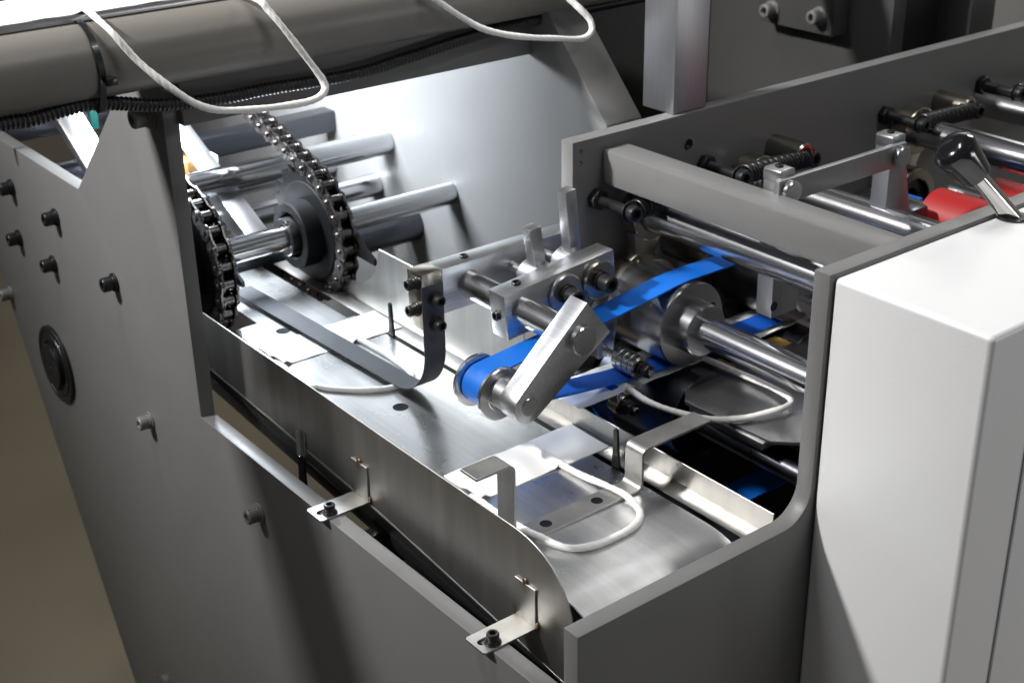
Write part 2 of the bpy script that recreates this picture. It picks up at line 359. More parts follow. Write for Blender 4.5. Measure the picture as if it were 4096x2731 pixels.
# ================================================================ the setting
tag(mk('floor', box(-9000, 6000, -3000, 14000, -905, -900), 'floor'), 'beige hall floor beside the machine', None, kind='structure')
tag(mk('hall_wall', box(2600, 2640, -3000, 6000, -900, 3200), 'bright_wall'), 'pale blurred wall far behind the machine', None, kind='structure')
# ================================================================ frame plates
t = thing('side_plate', 'large grey painted side plate with V notch and black socket bolts, left', 'machine plate', (0, 500, -700))
out = [(18, -59), (565, -59), (566, 283), (655, 283), (668, 248), (806, 119), (811, 116), (1210, 116), (1210, 40), (1141, -83), (883, -591), (820, -720), (18, -720)]
mk('plate', prism(out, 'x', -10, 5.5, .9), 'paint', t)
for (y, z) in ((892, 61), (1035, -6), (925, -6), (1030, 60), (742, 30)): cap_screw(t, (-10, y, z), -X, 8, 10.5, 'black_oxide', 2.4, 2.2)
for (y, z) in ((698, -118), (456, -117), (1111, -105)): cap_screw(t, (-10, y, z), -X, 7.6, 10, 'grey_bolt', 2.2, 2.4)
cap_screw(t, (-10, 594, 244), -X, 9.5, 13, 'grey_bolt', 2.5, 3)
mk('bearing_cover', lathe((-10, 973, -154), -X, [(-1, 50), (3.4, 50), (4.4, 49), (4.4, 45), (3.2, 44), (3.2, 40), (4.6, 39), (4.6, 32), (2.4, 31), (2.4, 28), (9, 28), (10, 27), (10, 20), (9.6, 19.4), (9.6, 3), (8.5, 2), (8.5, 0)], 64), 'black_oxide', t)
mk('lit_hole_disc', lathe((-10, 782, -532), -X, [(-1, 21), (.6, 21), (1.0, 20), (.8, 17), (1.6, 16), (2.2, 0)], 40), 'alu', t)  # bright disc in place of a hole with something lit inside

t = thing('end_plate', 'grey painted near end plate with rounded step, beside the white cover', 'machine plate', (120, 8, -420))
arc = [(212+28*math.sin(a), 28-28*math.cos(a)) for a in [math.pi/2*i/10 for i in range(11)]]
mk('plate', prism([(0, -420), (0, 0)]+arc+[(240, 207), (1260, 207), (1260, -420)], 'y', 0, 15.5, 1.0), 'paint', t)

t = thing('rear_wall_plate', 'grey painted long wall plate carrying the black studs and springs', 'machine plate', (700, 373, -160))
cir = lambda x, z, r: [(x+r*math.cos(2*math.pi*i/20), z+r*math.sin(2*math.pi*i/20)) for i in range(20)]
mk('plate', prism([(305, -160), (305, 207), (1360, 207), (1360, -160)], 'y', 365, 382, 1.0, holes=[cir(315, 196.5, 2.7), cir(315, 185, 2.7), cir(458.5, 174, 6.2)]), 'paint', t)
mk('set_screw', ringp((458.5, 367, 174), Y, 8, 2.6, 6.0, .8, 24), 'black_oxide', t)

t = thing('cross_bar', 'grey painted square cross bar bridging the two wall plates', 'cross bar', (358, 190, 159))
mk('bar', box(342, 375, 15.6, 364.9, 159, 194, 3.2, 2), 'paint', t)

t = thing('white_cover', 'white powder coated sheet metal cover with rounded edges, right front', 'cover', (420, -70, -420))
mk('shell', box(243.5, 760, -135, -.4, -420, 204.6, 4.5, 5), 'white_coat', t, 25, True)
mk('front_door', box(304, 745, -137.4, -135.3, -410, 196, .9, 2), 'white_coat', t)

t = thing('upright_post', 'brushed steel square post standing on the wall plate', 'post', (463, 392, 207))
mk('post', box(440, 486, 369.8, 414.5, 207.1, 520, 1.2), 'steel_post', t)

t = thing('inner_plate', 'pale lit inner side plate with slanted thick grey edge', 'machine plate', (436, 800, -420))
mk('plate', prism([(436, -420), (436, 187), (527, 284), (545, 303), (545, 380), (1500, 380), (1500, -420)], 'x', 411, 460, 1.4), 'paint', t)

t = thing('tie_panel', 'dark grey flat panel hanging under the big tube', 'machine plate', (208, 563, 239))
mk('panel', box(5.6, 410.9, 557, 569, 239, 300, .6), 'paint', t)

t = thing('round_tube', 'thick grey brown painted round tube across the top left', 'tube', (0, 550, 282))
mk('tube', cylp((-760, 550, 315), X, 1560, 33, 1, 72), 'paint_rough', t)

# ---- rear housing beyond the wall plate
t = thing('rear_housing', 'dark grey rear housing with bolted block behind the wall plate', 'housing', (930, 620, -160))
mk('plate', box(900, 925, 463, 770, -160, 620, 1), 'paint_dark', t)
mk('recess_shade_panel', box(925, 1000, 470, 478, -160, 620, .8), 'gap_black', t)  # black colour stands for the shade in the recess
mk('void_shade_panel', box(890, 905, 771, 1500, -160, 620, .8), 'gap_black', t)  # black sheet added for the shadowed void beside the post
mk('column', box(1010, 1060, 428, 520, -160, 620, 1.2), 'paint_dark', t)
b_ = mk('bolted_block', box(872, 899.8, 530, 655, 189, 420, 2), 'paint_dark', t)
for (y, z) in ((553, 212), (652-20, 208)): cap_screw(t, (872, y, z), -X, 9, 12, 'grey_bolt', 2.5, 2.5)
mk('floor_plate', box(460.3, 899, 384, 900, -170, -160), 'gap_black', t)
mk('conduit', cylp((1500, 330, -100), Z, 700, 26, 1, 24), 'bright_wall', t)

# ================================================================ tray and rails
t = thing('sheet_tray', 'flat polished metal tray carrying the paper patches', 'tray', (113, 400, -17))
def strip_mesh(st, th):
    n = bmesh.new(); rows = []
    for (y, z, x0, x1) in st: rows.append([n.verts.new((x0+(x1-x0)*k/6, y, z)) for k in range(7)])
    for A, B in zip(rows, rows[1:]):
        for k in range(6): n.faces.new((A[k], A[k+1], B[k+1], B[k]))
    bmesh.ops.recalc_face_normals(n, faces=n.faces)
    if sum(f.normal.z for f in n.faces) < 0: bmesh.ops.reverse_faces(n, faces=n.faces)
    r = bmesh.ops.extrude_face_region(n, geom=list(n.faces)); bmesh.ops.translate(n, vec=(0, 0, -th), verts=[v for v in r['geom'] if isinstance(v, bmesh.types.BMVert)])
    return n
st = [(16.6, -29, 36, 190.3), (24, -24, 36, 190.3), (36, -19.2, 36, 190.3), (46, -16.5, 36, 190.3), (56, -15.3, 36, 190.3), (64, -15, 36, 190.3), (250, -15, 36, 190.3), (420, -15, 36, 190.3), (591.5, -15, 36, 190.3), (592, -15, 36, 181), (640, -15, 36, 181), (641, -15, 100, 181), (980, -15, 100, 181)]
mk('floor_sheet', strip_mesh(st, 1.6), 'tray_metal', t)
for y in (606.6, 385.7): flat_screw(t, (111.2, y, -15), Z, 6.8)

t = thing('guide_rail', 'stainless angle rail with tall curved far end, right of the tray', 'rail', (207, 300, -17))
mk('flange', box(197, 217.5, 16.8, 900, -16.4, -15.1, .3), 'stainless', t)
out = [(16.8, -16), (16.8, 4.8), (331, 5), (332, 59), (577, 59)]+[(577+1.5, 56), (582, 42), (588, 30), (598, 19), (612, 10), (628, 5.5), (645, 4.5), (900, 4.5), (900, -16)]
mk('wall', prism(out, 'x', 216.9, 218.3, .3, 1), 'stainless', t)

t = thing('side_fence', 'bare stainless side fence of the tray with rounded near end', 'fence', (33.5, 350, -95))
cv = [(110, 20.6), (99, 19.8), (88, 17.4), (78, 13.6), (69, 8.4), (61, 1.6), (54.5, -6.5), (49, -15.5), (45, -25), (43, -36), (42.5, -48)]
out = [(720, 21.5)]+cv+[(42.5, -92), (60, -90), (160, -78), (320, -61), (432, -53), (720, -36)]
mk('sheet', prism(out, 'x', 32.9, 34.2, .25, 1), 'fence_sheet', t)
out2 = [(44, -91.5), (60, -90), (160, -78), (320, -61), (432, -53), (720, -36)]
mk('bottom_fold', sweep(resample(smooth_path([(33.8, y, z) for y, z in out2], 6), 6), lambda i: circ(1.5, 8)), 'stainless', t)
for y0 in (321.6, 86.0):
    br = t
    slot = [(-11+3.6*math.cos(a), y0+12.5+3.6*math.sin(a)) for a in [math.pi/2+math.pi*i/8 for i in range(9)]]+[(0+3.6*math.cos(a), y0+12.5+3.6*math.sin(a)) for a in [-math.pi/2+math.pi*i/8 for i in range(9)]]
    tab = mk('bracket', prism([(-18, y0+1.5), (-16.5, y0), (31, y0), (31, y0+25), (-16, y0+25), (-18, y0+23)], 'z', -58.6, -57.0, holes=[slot]), 'fence_sheet', t)
    mk('flange', prism([(y0, -58.4), (y0+25, -58.4), (y0+25, -22), (y0, -22)], 'x', 31.1, 32.7, .3, 1), 'fence_sheet', tab)
    for (yy, zz, rr) in ((y0+13, -22, 3.2), (y0+24.5, -55, 2.4), (y0-.4, -55.5, 2.8)):
        n = bmesh.new(); bmesh.ops.create_icosphere(n, subdivisions=2, radius=rr)
        for v in n.verts: v.co = Vector((32.2+v.co.x*.45, yy+v.co.y*(1+.2*random.random()), zz+v.co.z*(1.2+.3*random.random())))
        mk('weld', n, 'weld', tab, 60)
    cap_screw(tab, (-4.5, y0+7, -57), Z, 5.1, 6.2, 'black_oxide', 1.4, 1.5)
for (y_, h_) in ((431, 22),):
    mk('clip', prism([(30.6, -66), (32.8, -66), (32.8, -34), (31.6, -34)], 'y', y_, y_+15, .3, 1), 'chrome', t)
    mk('hanger', prism([(27, -130), (31, -130), (31.4, -62), (29.6, -62)], 'y', y_+1, y_+13, .3, 1), 'black_plastic', t)
    mk('threaded_pin', lathe((29.5, y_+7, -60), Z, [(0, 3)]+thread_prof(.2, 26, 3, 1.4)+[(27, 2)], 16), 'chrome', t)

t = thing('under_rail', 'black rail running below the stainless fence', 'rail', (48, 330, -84))
mk('bar', prism([(18, -108), (720, -58), (720, -72), (18, -122)], 'x', 42, 52, .8), 'black_plastic', t)
t = thing('gap_shade_sheet', 'dark sheet added as shade under the tray gap', 'cover', (220, 200, -190))
mk('panel', box(16, 405, 24, 398, -192, -186), 'cast_dark', t)  # dark sheet added so that the gap below the tray looks shaded
mk('cross_member', box(14, 90, 330, 344, -140, -100, 1), 'stainless', t)
mk('spring_hose', sweep(resample(smooth_path([(30, 168, -118), (70, 160, -120), (120, 160, -122)], 10), .7), lambda i: circ(11+1.2*math.sin(i*1.2), 14)), 'black_plastic', t)

# guide bracket: one bent flat bar on the tray
t = thing('bent_guide_bar', 'bent stainless flat bar screwed across the tray with hook at its left', 'guide bar', (115, 141, -15))
fb = ribbon([(12, 61), (48, 61), (48, -13.6), (183, -13.6), (183, 24), (262, 24)], 'xz', 130.5, 151.5, 2.5, 5.5)
bev(fb, .3, 1, 60); mk('bar', fb, 'stainless', t)
for x in (87, 141.5): flat_screw(t, (x, 141, -12.3), Z, 4.6)
for (y, lab) in ((174, 'thin black pusher finger standing beside the bent guide bar'), (522, 'thin black pusher finger standing at the far paper patch')):
    o = mk('pusher_finger', prism([(y-6, -24), (y+7, -24), (y+5, -14), (y+3.2, 6), (y+3.4, 21), (y+2, 22.5), (y-1, 22.3), (y-1.6, 20), (y-3, 0)], 'x', 191.2, 194.2, .5), 'black_plastic')
    tag(o, lab, 'pusher', 'black pusher fingers beside the tray')

# ================================================================ paper patches with twisted cord handles
def cord_bm(path, r=3.0, step=1.3, pitch=24.0):
    P = resample(path, step); NP = len(P)
    def sec(i):
        ph = 2*math.pi*i*step/pitch; out = []; rr = r*(1+.06*math.sin(i*.19)+.06*math.sin(i*.057+1))*(.55+.45*min(1, min(i, NP-1-i)*step/14))
        for k in range(20):
            a = 2*math.pi*k/20; out.append((rr*(1+.09*abs(math.cos(1.5*(a-ph)))-.045)*math.cos(a)*1.04, rr*(1+.09*abs(math.cos(1.5*(a-ph)))-.045)*math.sin(a)*.94))
        return out
    return sweep(P, sec)
def patch_bm(x0, x1, y0, y1, z, cords=(), th=.9, nx=60, ny=18, droop=None):
    n = bmesh.new(); G = []
    for i in range(nx+1):
        row = []
        for j in range(ny+1):
            x = x0+(x1-x0)*i/nx; y = y0+(y1-y0)*j/ny; h = 0
            for (cx, ln) in cords:
                dd = abs(x-cx); h = max(h, 4.2*max(0, math.cos(min(1, dd/7.5)*math.pi/2))**1.6*(1 if y < y0+ln else max(0, 1-(y-y0-ln)/8)))
            h += .35*math.sin(x*.07+y*.05)+.25*math.sin(x*.19-y*.13)
            if droop: h += droop(x, y)
            row.append(n.verts.new((x, y, z+max(h, -.25)+.3)))
        G.append(row)
    for i in range(nx):
        for j in range(ny): n.faces.new((G[i][j], G[i+1][j], G[i+1][j+1], G[i][j+1]))
    bmesh.ops.recalc_face_normals(n, faces=n.faces)
    if sum(f.normal.z for f in n.faces) < 0: bmesh.ops.reverse_faces(n, faces=n.faces)
    r = bmesh.ops.extrude_face_region(n, geom=list(n.faces)); bmesh.ops.translate(n, vec=(0, 0, -th), verts=[v for v in r['geom'] if isinstance(v, bmesh.types.BMVert)])
    return n
G_ = 'white paper handle patches'
def patch(label, x0, x1, y0, y1, z, cordpts, cords, droop=None):
    t = thing('paper_patch', label, 'paper patch', ((x0+x1)/2, (y0+y1)/2, z-1), G_)
    mk('paper', patch_bm(x0, x1, y0, y1, z, cords, droop=droop), 'paper', t, 60)
    mk('cord', cord_bm(smooth_path(cordpts, 10)), 'cord', t, 75); return t
patch('white paper patch with twisted cord loop lying over the bent guide bar', 69, 211, 204, 257, -14.2,
      [(156.6, 222, -12.6), (156.6, 204, -12.2), (157, 178, -11.2), (159.8, 150, -9.2), (162, 128, -9.4), (158, 108, -11.4), (148, 97, -12.3), (130, 91.6, -12.3), (102, 91.6, -12.2), (84, 97, -11.8), (74, 108, -11.2), (69, 124, -9.6), (66, 138, -9.3), (65, 170, -11), (66, 204, -12), (66, 215, -12.4)], ((156.6, 34), (72, 20)))
patch('white paper patch with cord loop under the dark spring strip', 70, 212, 532, 586, -14.2,
      [(158, 552, -12.6)]+[U(r4(u, v), z=-12.3) for u, v in ((1480, 830), (1600, 893), (1730, 968), (1850, 1052), (1950, 1128), (1988, 1185), (1945, 1235), (1780, 1290), (1600, 1308), (1450, 1310), (1300, 1303), (1180, 1290), (1080, 1268))]+[(66, 470, -12.2), (65, 500, -12.2), (66, 532, -12.2), (66, 544, -12.4)], ((156.6, 34), (72, 20)))
patch('white paper patch pressed under the blue belt with cord on the steel plate', 211, 372, 245, 297, 6.2,
      [(272, 280, 8), (272, 247, 7), (272.5, 220, 3.5), (280, 186, 3.2), (294, 158, 3.5), (312, 143, 4.2), (330, 135.5, 5), (352, 130, 6), (366, 131.5, 6.5), (373, 141, 6.5), (376, 160, 6), (377, 186, 5), (377, 212, 4), (373, 242, 5.5), (371, 262, 7)], ((272, 34),))
patch('white paper patch under the blue belt at the second drum', 448, 585, 245, 297, 6.0,
      [(505, 280, 8), (506, 247, 7), (508, 222, 5.5), (515, 205, 5), (528, 190, 5), (545, 178, 5)], ((506, 34),))
def on(pts, f): return [U(f(u, v), y=y) for (u, v), y in pts]
L1 = [(-72, 590, 356), (-72, 556, 356.5)]+on([((600, 85), 545), ((650, 130), 527), ((750, 222), 510), ((900, 390), 500), ((1050, 520), 490), ((1200, 630), 482), ((1320, 700), 479), ((1450, 735), 478), ((1620, 735), 478), ((1800, 720), 478), ((2000, 692), 480), ((2110, 660), 482), ((2165, 610), 485), ((2160, 550), 488), ((2100, 460), 491), ((1900, 200), 500), ((1790, 70), 509), ((1720, 0), 518)], c1)+[(60, 560, 356)]
patch('white paper patch on the top rail with its cord hanging before the tube, leftmost', -300, 62, 553, 648, 353.6, L1, ((-72, 30), (60, 20)))
L2 = [(232, 575, 356), (236, 545, 354)]+on([((700, -30), 505), ((740, 0), 500), ((900, 108), 495), ((1050, 192), 487), ((1220, 235), 481), ((1380, 252), 478), ((1550, 258), 478), ((1700, 262), 479), ((1762, 235), 480), ((1782, 190), 482), ((1765, 130), 486), ((1700, 60), 493), ((1620, -10), 503)], c2)+[(372, 545, 354), (372, 575, 356)]
patch('white paper patch above the frame whose cord hangs over the slanted plate edge', 215, 390, 553, 606, 353.6, L2, ((232, 30), (372, 20)))
t = thing('top_deck', 'blue grey steel deck edge lying on top of the painted tube', 'deck', (0, 700, 349))
mk('deck', prism([(-720, 546), (405, 546), (405, 900), (6, 900), (6, 650), (-720, 650)], 'z', 348.2, 353, .8), 'steel', t)  # rear part is unseen, widened to shade the inside of the frame
cap_screw(t, (22, 553, 353), Z, 4, 4, 'black_oxide', 0, 0)

# paper dust and crumbs left on the tray and the rail
n = bmesh.new()
for i in range(420):
    if i < 260: x, y, z = random.gauss(150, 30), random.gauss(118, 26), -14.9
    elif i < 340: x, y, z = random.uniform(199, 215), random.uniform(20, 200), -14.95
    else: x, y, z = random.uniform(60, 185), random.uniform(70, 420), -14.9
    if z == -14.9 and (not 38 < x < 188 or y < 66 or 129 < y < 153): continue
    s = random.uniform(.12, .30)*(1.6 if random.random() < .08 else 1); a = random.uniform(0, 6.28); d = Vector((math.cos(a), math.sin(a), 0))*s; e = Vector((-d.y, d.x, 0))*random.uniform(.3, .9); c = Vector((x, y, z))
    v = [n.verts.new(c+q) for q in (-d-e, d-e, d+e, -d+e)]+[n.verts.new(c+q*.8+Vector((0, 0, s*.7))) for q in (-d-e, d-e, d+e, -d+e)]
    for f in ((0, 1, 2, 3), (4, 5, 6, 7), (0, 1, 5, 4), (1, 2, 6, 5), (2, 3, 7, 6), (3, 0, 4, 7)): n.faces.new([v[k] for k in f])
tag(mk('paper_dust', n, 'paper', None, 0), 'pale paper crumbs scattered on the tray and rail', 'dust', kind='stuff')
# ================================================================ conduit and cable tie
cp = [(-330, 538, 268), (-250, 538, 275)]+on([((0, 832), 538), ((200, 802), 538), ((400, 742), 538), ((600, 693), 538), ((800, 692), 539), ((1000, 702), 540), ((1200, 692), 541), ((1500, 652), 542), ((1800, 592), 543), ((2335, 502), 544)], c1)+on([((500, 402), 545), ((900, 272), 545), ((1200, 182), 545), ((1400, 132), 545), ((1490, 117), 546)], c2)+[(470, 548, 279), (620, 560, 276)]
P = resample(smooth_path(cp, 14), 1.05)
def consec(i): return circ(6.3 if i % 4 in (0, 1) else 5.2, 14)
o = mk('corrugated_conduit', sweep(P, consec), 'black_plastic', None, 50); tag(o, 'black corrugated cable conduit running under the big tube', 'conduit')
t = thing('cable_tie', 'black plastic cable tie holding the conduit to the tube', 'cable tie', (-78, 550, 270))
loop = []
for i in range(64):
    a = 2*math.pi*i/64; loop.append((550+34.0*math.cos(a), 315+34.0*math.sin(a)))
pts2 = loop+[(538+7.6*math.cos(2*math.pi*i/24), 280.5+7.6*math.sin(2*math.pi*i/24)) for i in range(24)]
def hull(p):
    p = sorted(set((round(a, 4), round(b, 4)) for a, b in p))
    def half(q):
        h = []
        for c in q:
            while len(h) > 1 and (h[-1][0]-h[-2][0])*(c[1]-h[-2][1])-(h[-1][1]-h[-2][1])*(c[0]-h[-2][0]) <= 0: h.pop()
            h.append(c)
        return h[:-1]
    return half(p)+half(p[::-1])
H = hull(pts2); n = bmesh.new(); cx_ = sum(a for a, b in H)/len(H); cz_ = sum(b for a, b in H)/len(H)
rows = []
for (a, b) in H:
    dv = Vector((a-cx_, b-cz_)).normalized(); sh = -4*(b-315)/40
    rows.append([n.verts.new((-80+sx+sh*.6, a+dv.x*o_, b+dv.y*o_)) for sx, o_ in ((-2.7, 0), (2.7, 0), (2.7, 1.3), (-2.7, 1.3))])
for i in range(len(rows)):
    A, B = rows[i], rows[(i+1) % len(rows)]
    for k in range(4): n.faces.new((A[k], A[(k+1) % 4], B[(k+1) % 4], B[k]))
mk('strap', n, 'black_plastic', t)
mk('tie_head', box(-79, -70, 509, 516.5, 300, 307, 1), 'black_plastic', t)

# ================================================================ sprocket shaft, sprockets, chains
t = thing('sprocket_shaft', 'polished steel shaft carrying both chain sprockets', 'shaft', (208, 716, 26))
mk('shaft', cylp((5.6, 716, 40.5), X, 405.2, 14, .8, 56), 'shaft_x', t)
PCH = 19.05; NT = 24; RP = PCH/2/math.sin(math.pi/NT)
def sprocket(x, label, hub=True):
    t = thing('sprocket', label, 'sprocket', (x, 716, 40.5-RP), 'black chain sprockets on the shaft')
    out = []
    for k in range(NT):
        a = 2*math.pi*k/NT
        for da, r in ((-.5, RP-6.2), (-.34, RP-5.2), (-.2, RP-.5), (-.08, RP+5.2), (.08, RP+5.2), (.2, RP-.5), (.34, RP-5.2)):
            an = a+da*2*math.pi/NT+ph0; out.append((716+r*math.cos(an), 40.5+r*math.sin(an)))
    holes = [[(716+14.4*math.cos(2*math.pi*i/32), 40.5+14.4*math.sin(2*math.pi*i/32)) for i in range(32)]]
    mk('toothed_disc', prism(out, 'x', x-5.8, x+5.8, holes=holes), 'cast_dark', t, 30)
    mk('rim_plate', ringp((x-7, 716, 40.5), X, 14, 14.5, 58, 1, 64), 'cast_dark', t)
    if hub:
        mk('hub', ringp((x-29, 716, 40.5), X, 24, 26, 38, 1.2, 64), 'cast_dark', t)
        c_ = mk('collar', ringp((x-38, 716, 40.5), X, 34, 14.2, 21.5, .8, 48), 'black_oxide', t)
        set_screw(c_, U(s2(1315, 560), x=x-33), Vector((0, -.6, .8)), 2.6, 'steel', .8)
    return t
ph0 = .07
XS = 217.5; XS1 = 71.0
sprocket(XS, 'black sprocket with thick hub in the middle of the shaft')
sprocket(XS1, 'black sprocket beside the left side plate', True)
# wear strips that stick out behind the chains
tag(mk('chain_stripper', prism([(650, 66), (640, 58), (622, 44), (604, 36), (603, 29), (640, 30), (660, 44)], 'x', XS+9, XS+13, .4), 'black_oxide'), 'black curved chain stripper behind the middle sprocket', 'stripper', 'chain strippers')
tag(mk('chain_stripper', prism([(670, 70), (655, 61), (640, 47), (628, 42), (628, 36), (652, 38), (676, 50)], 'x', XS1+9, XS1+13, .4), 'spring_steel'), 'bright curved chain stripper behind the left sprocket', 'stripper', 'chain strippers')
def plate8(L, r, neck, x0, x1):
    pts = []
    for i in range(9): a = math.pi/2+math.pi*i/8; pts.append((-L/2+r*math.cos(a), r*math.sin(a)))
    pts.append((0, -neck))
    for i in range(9): a = -math.pi/2+math.pi*i/8; pts.append((L/2+r*math.cos(a), r*math.sin(a)))
    pts.append((0, neck)); return prism(pts, 'x', x0, x1)
def link_outer():
    n = join(plate8(PCH, 8.6, 6.4, -10.4, -8.5), plate8(PCH, 8.6, 6.4, 8.5, 10.4))
    for s in (-1, 1): cylp((-12.2, s*PCH/2, 0), X, 24.4, 3.0, .7, 14, n)
    return to_mesh('outer_link', scale_mm(n), 'chain', 35)
def link_inner():
    n = join(plate8(PCH, 9.2, 6.9, -8.2, -6.4), plate8(PCH, 9.2, 6.9, 6.4, 8.2))
    for s in (-1, 1): cylp((-6.2, s*PCH/2, 0), X, 12.4, 5.95, .4, 18, n)
    return to_mesh('inner_link', scale_mm(n), 'chain', 35)
ME_O, ME_I = link_outer(), link_inner()
def chain(x, label, up_n, down_n, a_top, a_bot):
    """roller chain round the near side of a sprocket: strand from above, wrap, strand to the back"""
    t = thing('roller_chain', label, 'chain', (x, 716, 40.5-RP-8), 'steel roller chains')
    step = 2*math.pi/NT; pins = []
    n_w = int(round((a_bot-a_top)/step)); a_bot = a_top+n_w*step
    for k in range(n_w+1):
        a = a_top+k*step; pins.append(Vector((716+RP*math.cos(a), 40.5+RP*math.sin(a))))
    tt = Vector((math.sin(a_top), -math.cos(a_top)))          # outgoing direction of the upper strand
    up = [pins[0]+tt*PCH*(i+1) for i in range(up_n)]
    tb = Vector((-math.sin(a_bot), math.cos(a_bot)))
    dn = [pins[-1]+tb*PCH*(i+1) for i in range(down_n)]
    allp = up[::-1]+pins+dn
    for i, (a, b) in enumerate(zip(allp, allp[1:])):
        c = (a+b)/2; ang = math.atan2(b.y-a.y, b.x-a.x)
        M = Matrix.Translation(Vector((x, c.x, c.y))*MM) @ Matrix.Rotation(ang, 4, 'X')
        attach(bpy.data.objects.new('outer_link' if i % 2 else 'inner_link', ME_O if i % 2 else ME_I), t, M)
    return t
chain(XS, 'steel roller chain round the middle sprocket running up to the back', 13, 9, math.radians(107)+ph0*0, math.radians(272))
chain(XS1, 'steel roller chain round the left sprocket beside the side plate', 6, 4, math.radians(107), math.radians(272))

# ================================================================ rods behind the sprockets
def rod(y, z, r, label, x0=5.6, x1=410.9, m='shaft_x'):
    tag(mk('cross_rod', cylp((x0, y, z), X, x1-x0, r, .8, 48), m), label, 'rod', 'polished cross rods inside the frame')
rod(852, 73, 16.3, 'thick polished cross rod, the upper one behind the chain')
rod(883, 8, 15, 'polished cross rod, the lower one behind the chain')
rod(995, 10, 15, 'polished cross rod farthest back, half hidden under the upper rod')
rod(800, -22, 22, 'dark polished roller low behind the curved guide rail end', m='dark_shaft')
t = thing('square_bar', 'dark steel square cross bar above the rods', 'bar', (208, 990, 60))
mk('bar', box(5.6, 410.9, 976, 1004, 58, 86, 1.5), 'dark_shaft', t)
for x in (120, 150): mk('stud', cylp((x, 985, 86), Z, 22, 4, .5, 16), 'chrome', t)
tag(mk('rear_bar', box(5.6, 330, 1085, 1110, 96, 118, 1), 'dark_shaft'), 'second dark square bar farther back behind the chain', 'bar')
tag(mk('rear_bar', cylp((5.6, 1170, 90), X, 250, 17, 1, 32), 'shaft_x'), 'polished bar at the far back seen through the V notch', 'bar')
t = thing('clamp_block', 'dark clamp block on the lower rod with a tapped hole', 'clamp', (130, 860, -20))
mk('block', prism([(845, -12), (845, 26), (858, 40), (905, 40), (918, 26), (918, -12)], 'x', 96, 128, 1.2), 'cast_dark', t)
hole(t, (112, 880, 40), Z, 4)
t = thing('slanted_strap', 'flat steel strap slanting beside the middle chain', 'strap', (185, 850, 40))
mk('strap', prism([(770, 20), (1040, 150), (1040, 132), (790, 2)], 'x', 168, 196, .8), 'steel', t)
t = thing('link_strap', 'bright flat steel strap seen through the V notch', 'strap', (40, 960, 60))
mk('strap', prism([(842, 78), (868, 78), (1060, 190), (1034, 190)], 'x', 34, 66, .8), 'steel', t)
hex_nut(t, (46, 985, 148), Vector((0, -.5, .86)), 17, 9, 'cast_dark')
wb = U(s1(610, 1020), y=925)
t = thing('sensor_block', 'small orange and white block behind the upper cross rod', 'block', (wb.x, 930, wb.z-14))
mk('orange_part', box(wb.x-30, wb.x, 920, 945, wb.z-16, wb.z+6, 1), 'wood_plate', t); mk('white_part', box(wb.x+.3, wb.x+28, 920, 945, wb.z-16, wb.z+6, 1), 'bright_wall', t)
g1, g2 = U(h4(10, 325), y=1000), U(h4(738, 340), y=1010)
tag(mk('green_guard', box(g1.x-40, g1.x+14, 1000, 1006, g1.z-8, g1.z+60, 1), 'teal'), 'green guard corner at the left picture edge under the conduit', 'guard')
tag(mk('green_guard', box(g2.x-5, g2.x+5, 1010, 1016, g2.z-14, g2.z+40, 1), 'teal'), 'small green guard seen above the V notch', 'guard')
k1 = U(h4(650, 400), y=1040); t = thing('clamp_screw', 'shiny clamp screw head in the V notch', 'screw', k1)
mk('head', lathe(k1, Vector((0, -.5, .86)), [(-20, 5), (-4, 5), (-4, 11), (6, 11), (8, 9), (8, 0)], 24), 'chrome', t); hex_nut(t, k1+Vector((-16, 0, -8)), Vector((0, -.5, .86)), 16, 9, 'chrome')
tag(mk('dark_backdrop', box(8, 405, 1320, 1330, 60, 420, 2), 'cast_dark'), 'plain dark cabinet closing the back of the frame', 'backdrop')  # dark sheet added to give the frame a shaded background
# ================================================================ clamp beam, shaft, swing block
t = thing('clamp_beam', 'brushed aluminium beam with square end block above the tray', 'beam', (215, 376, 77))
mk('beam', box(150.2, 304.6, 364.6, 387, 77, 121, .5), 'alu_x', t)
eb = mk('end_block', box(127.4, 150, 364.6, 387.6, 66, 121, .6), 'nickel', t)
for z in (110.5, 85): cap_screw(eb, (127.4, 374.5, z), -X, 5.3, 6.5, 'black_oxide', 1.6, 2)
set_screw(t, (182.9, 376.1, 121), Z, 4.4, out=2.2)
t = thing('spring_strip', 'dark spring steel strip bent from the beam block down along the tray', 'spring strip', (138, 480, -14))
n = bmesh.new(); path = [(364.2, 109)]+[(364.2, 109-i*8) for i in range(1, 9)]
for i in range(13):
    a = math.pi/2*i/12; path.append((364.2+52*(1-math.cos(a)), 41.5-50.7*math.sin(a)))
path += [(416+i*22, -9.2) for i in range(1, 15)]
rows = []
for k, (y, z) in enumerate(path):
    yaw = -max(0, y-390)*.040; rows.append([n.verts.new((126.8+yaw, y, z)), n.verts.new((150.6+yaw, y, z))])
for A, B in zip(rows, rows[1:]): n.faces.new((A[0], A[1], B[1], B[0]))
bmesh.ops.recalc_face_normals(n, faces=n.faces)
bmesh.ops.solidify(n, geom=list(n.faces), thickness=.6)
mk('strip', n, 'spring_steel', t, 40)
for z in (95, 70.5): cap_screw(t, (140.5, 363.6, z), -Y, 5.5, 6.6, 'black_oxide', 1.6, 2)

t = thing('pivot_shaft', 'polished steel pivot shaft from the aluminium beam to the slanted arm', 'shaft', (180.6, 285, 86))
mk('shaft', cylp((180.6, 201.5, 99), Y, 163, 13.2, .9, 56), 'shaft', t)

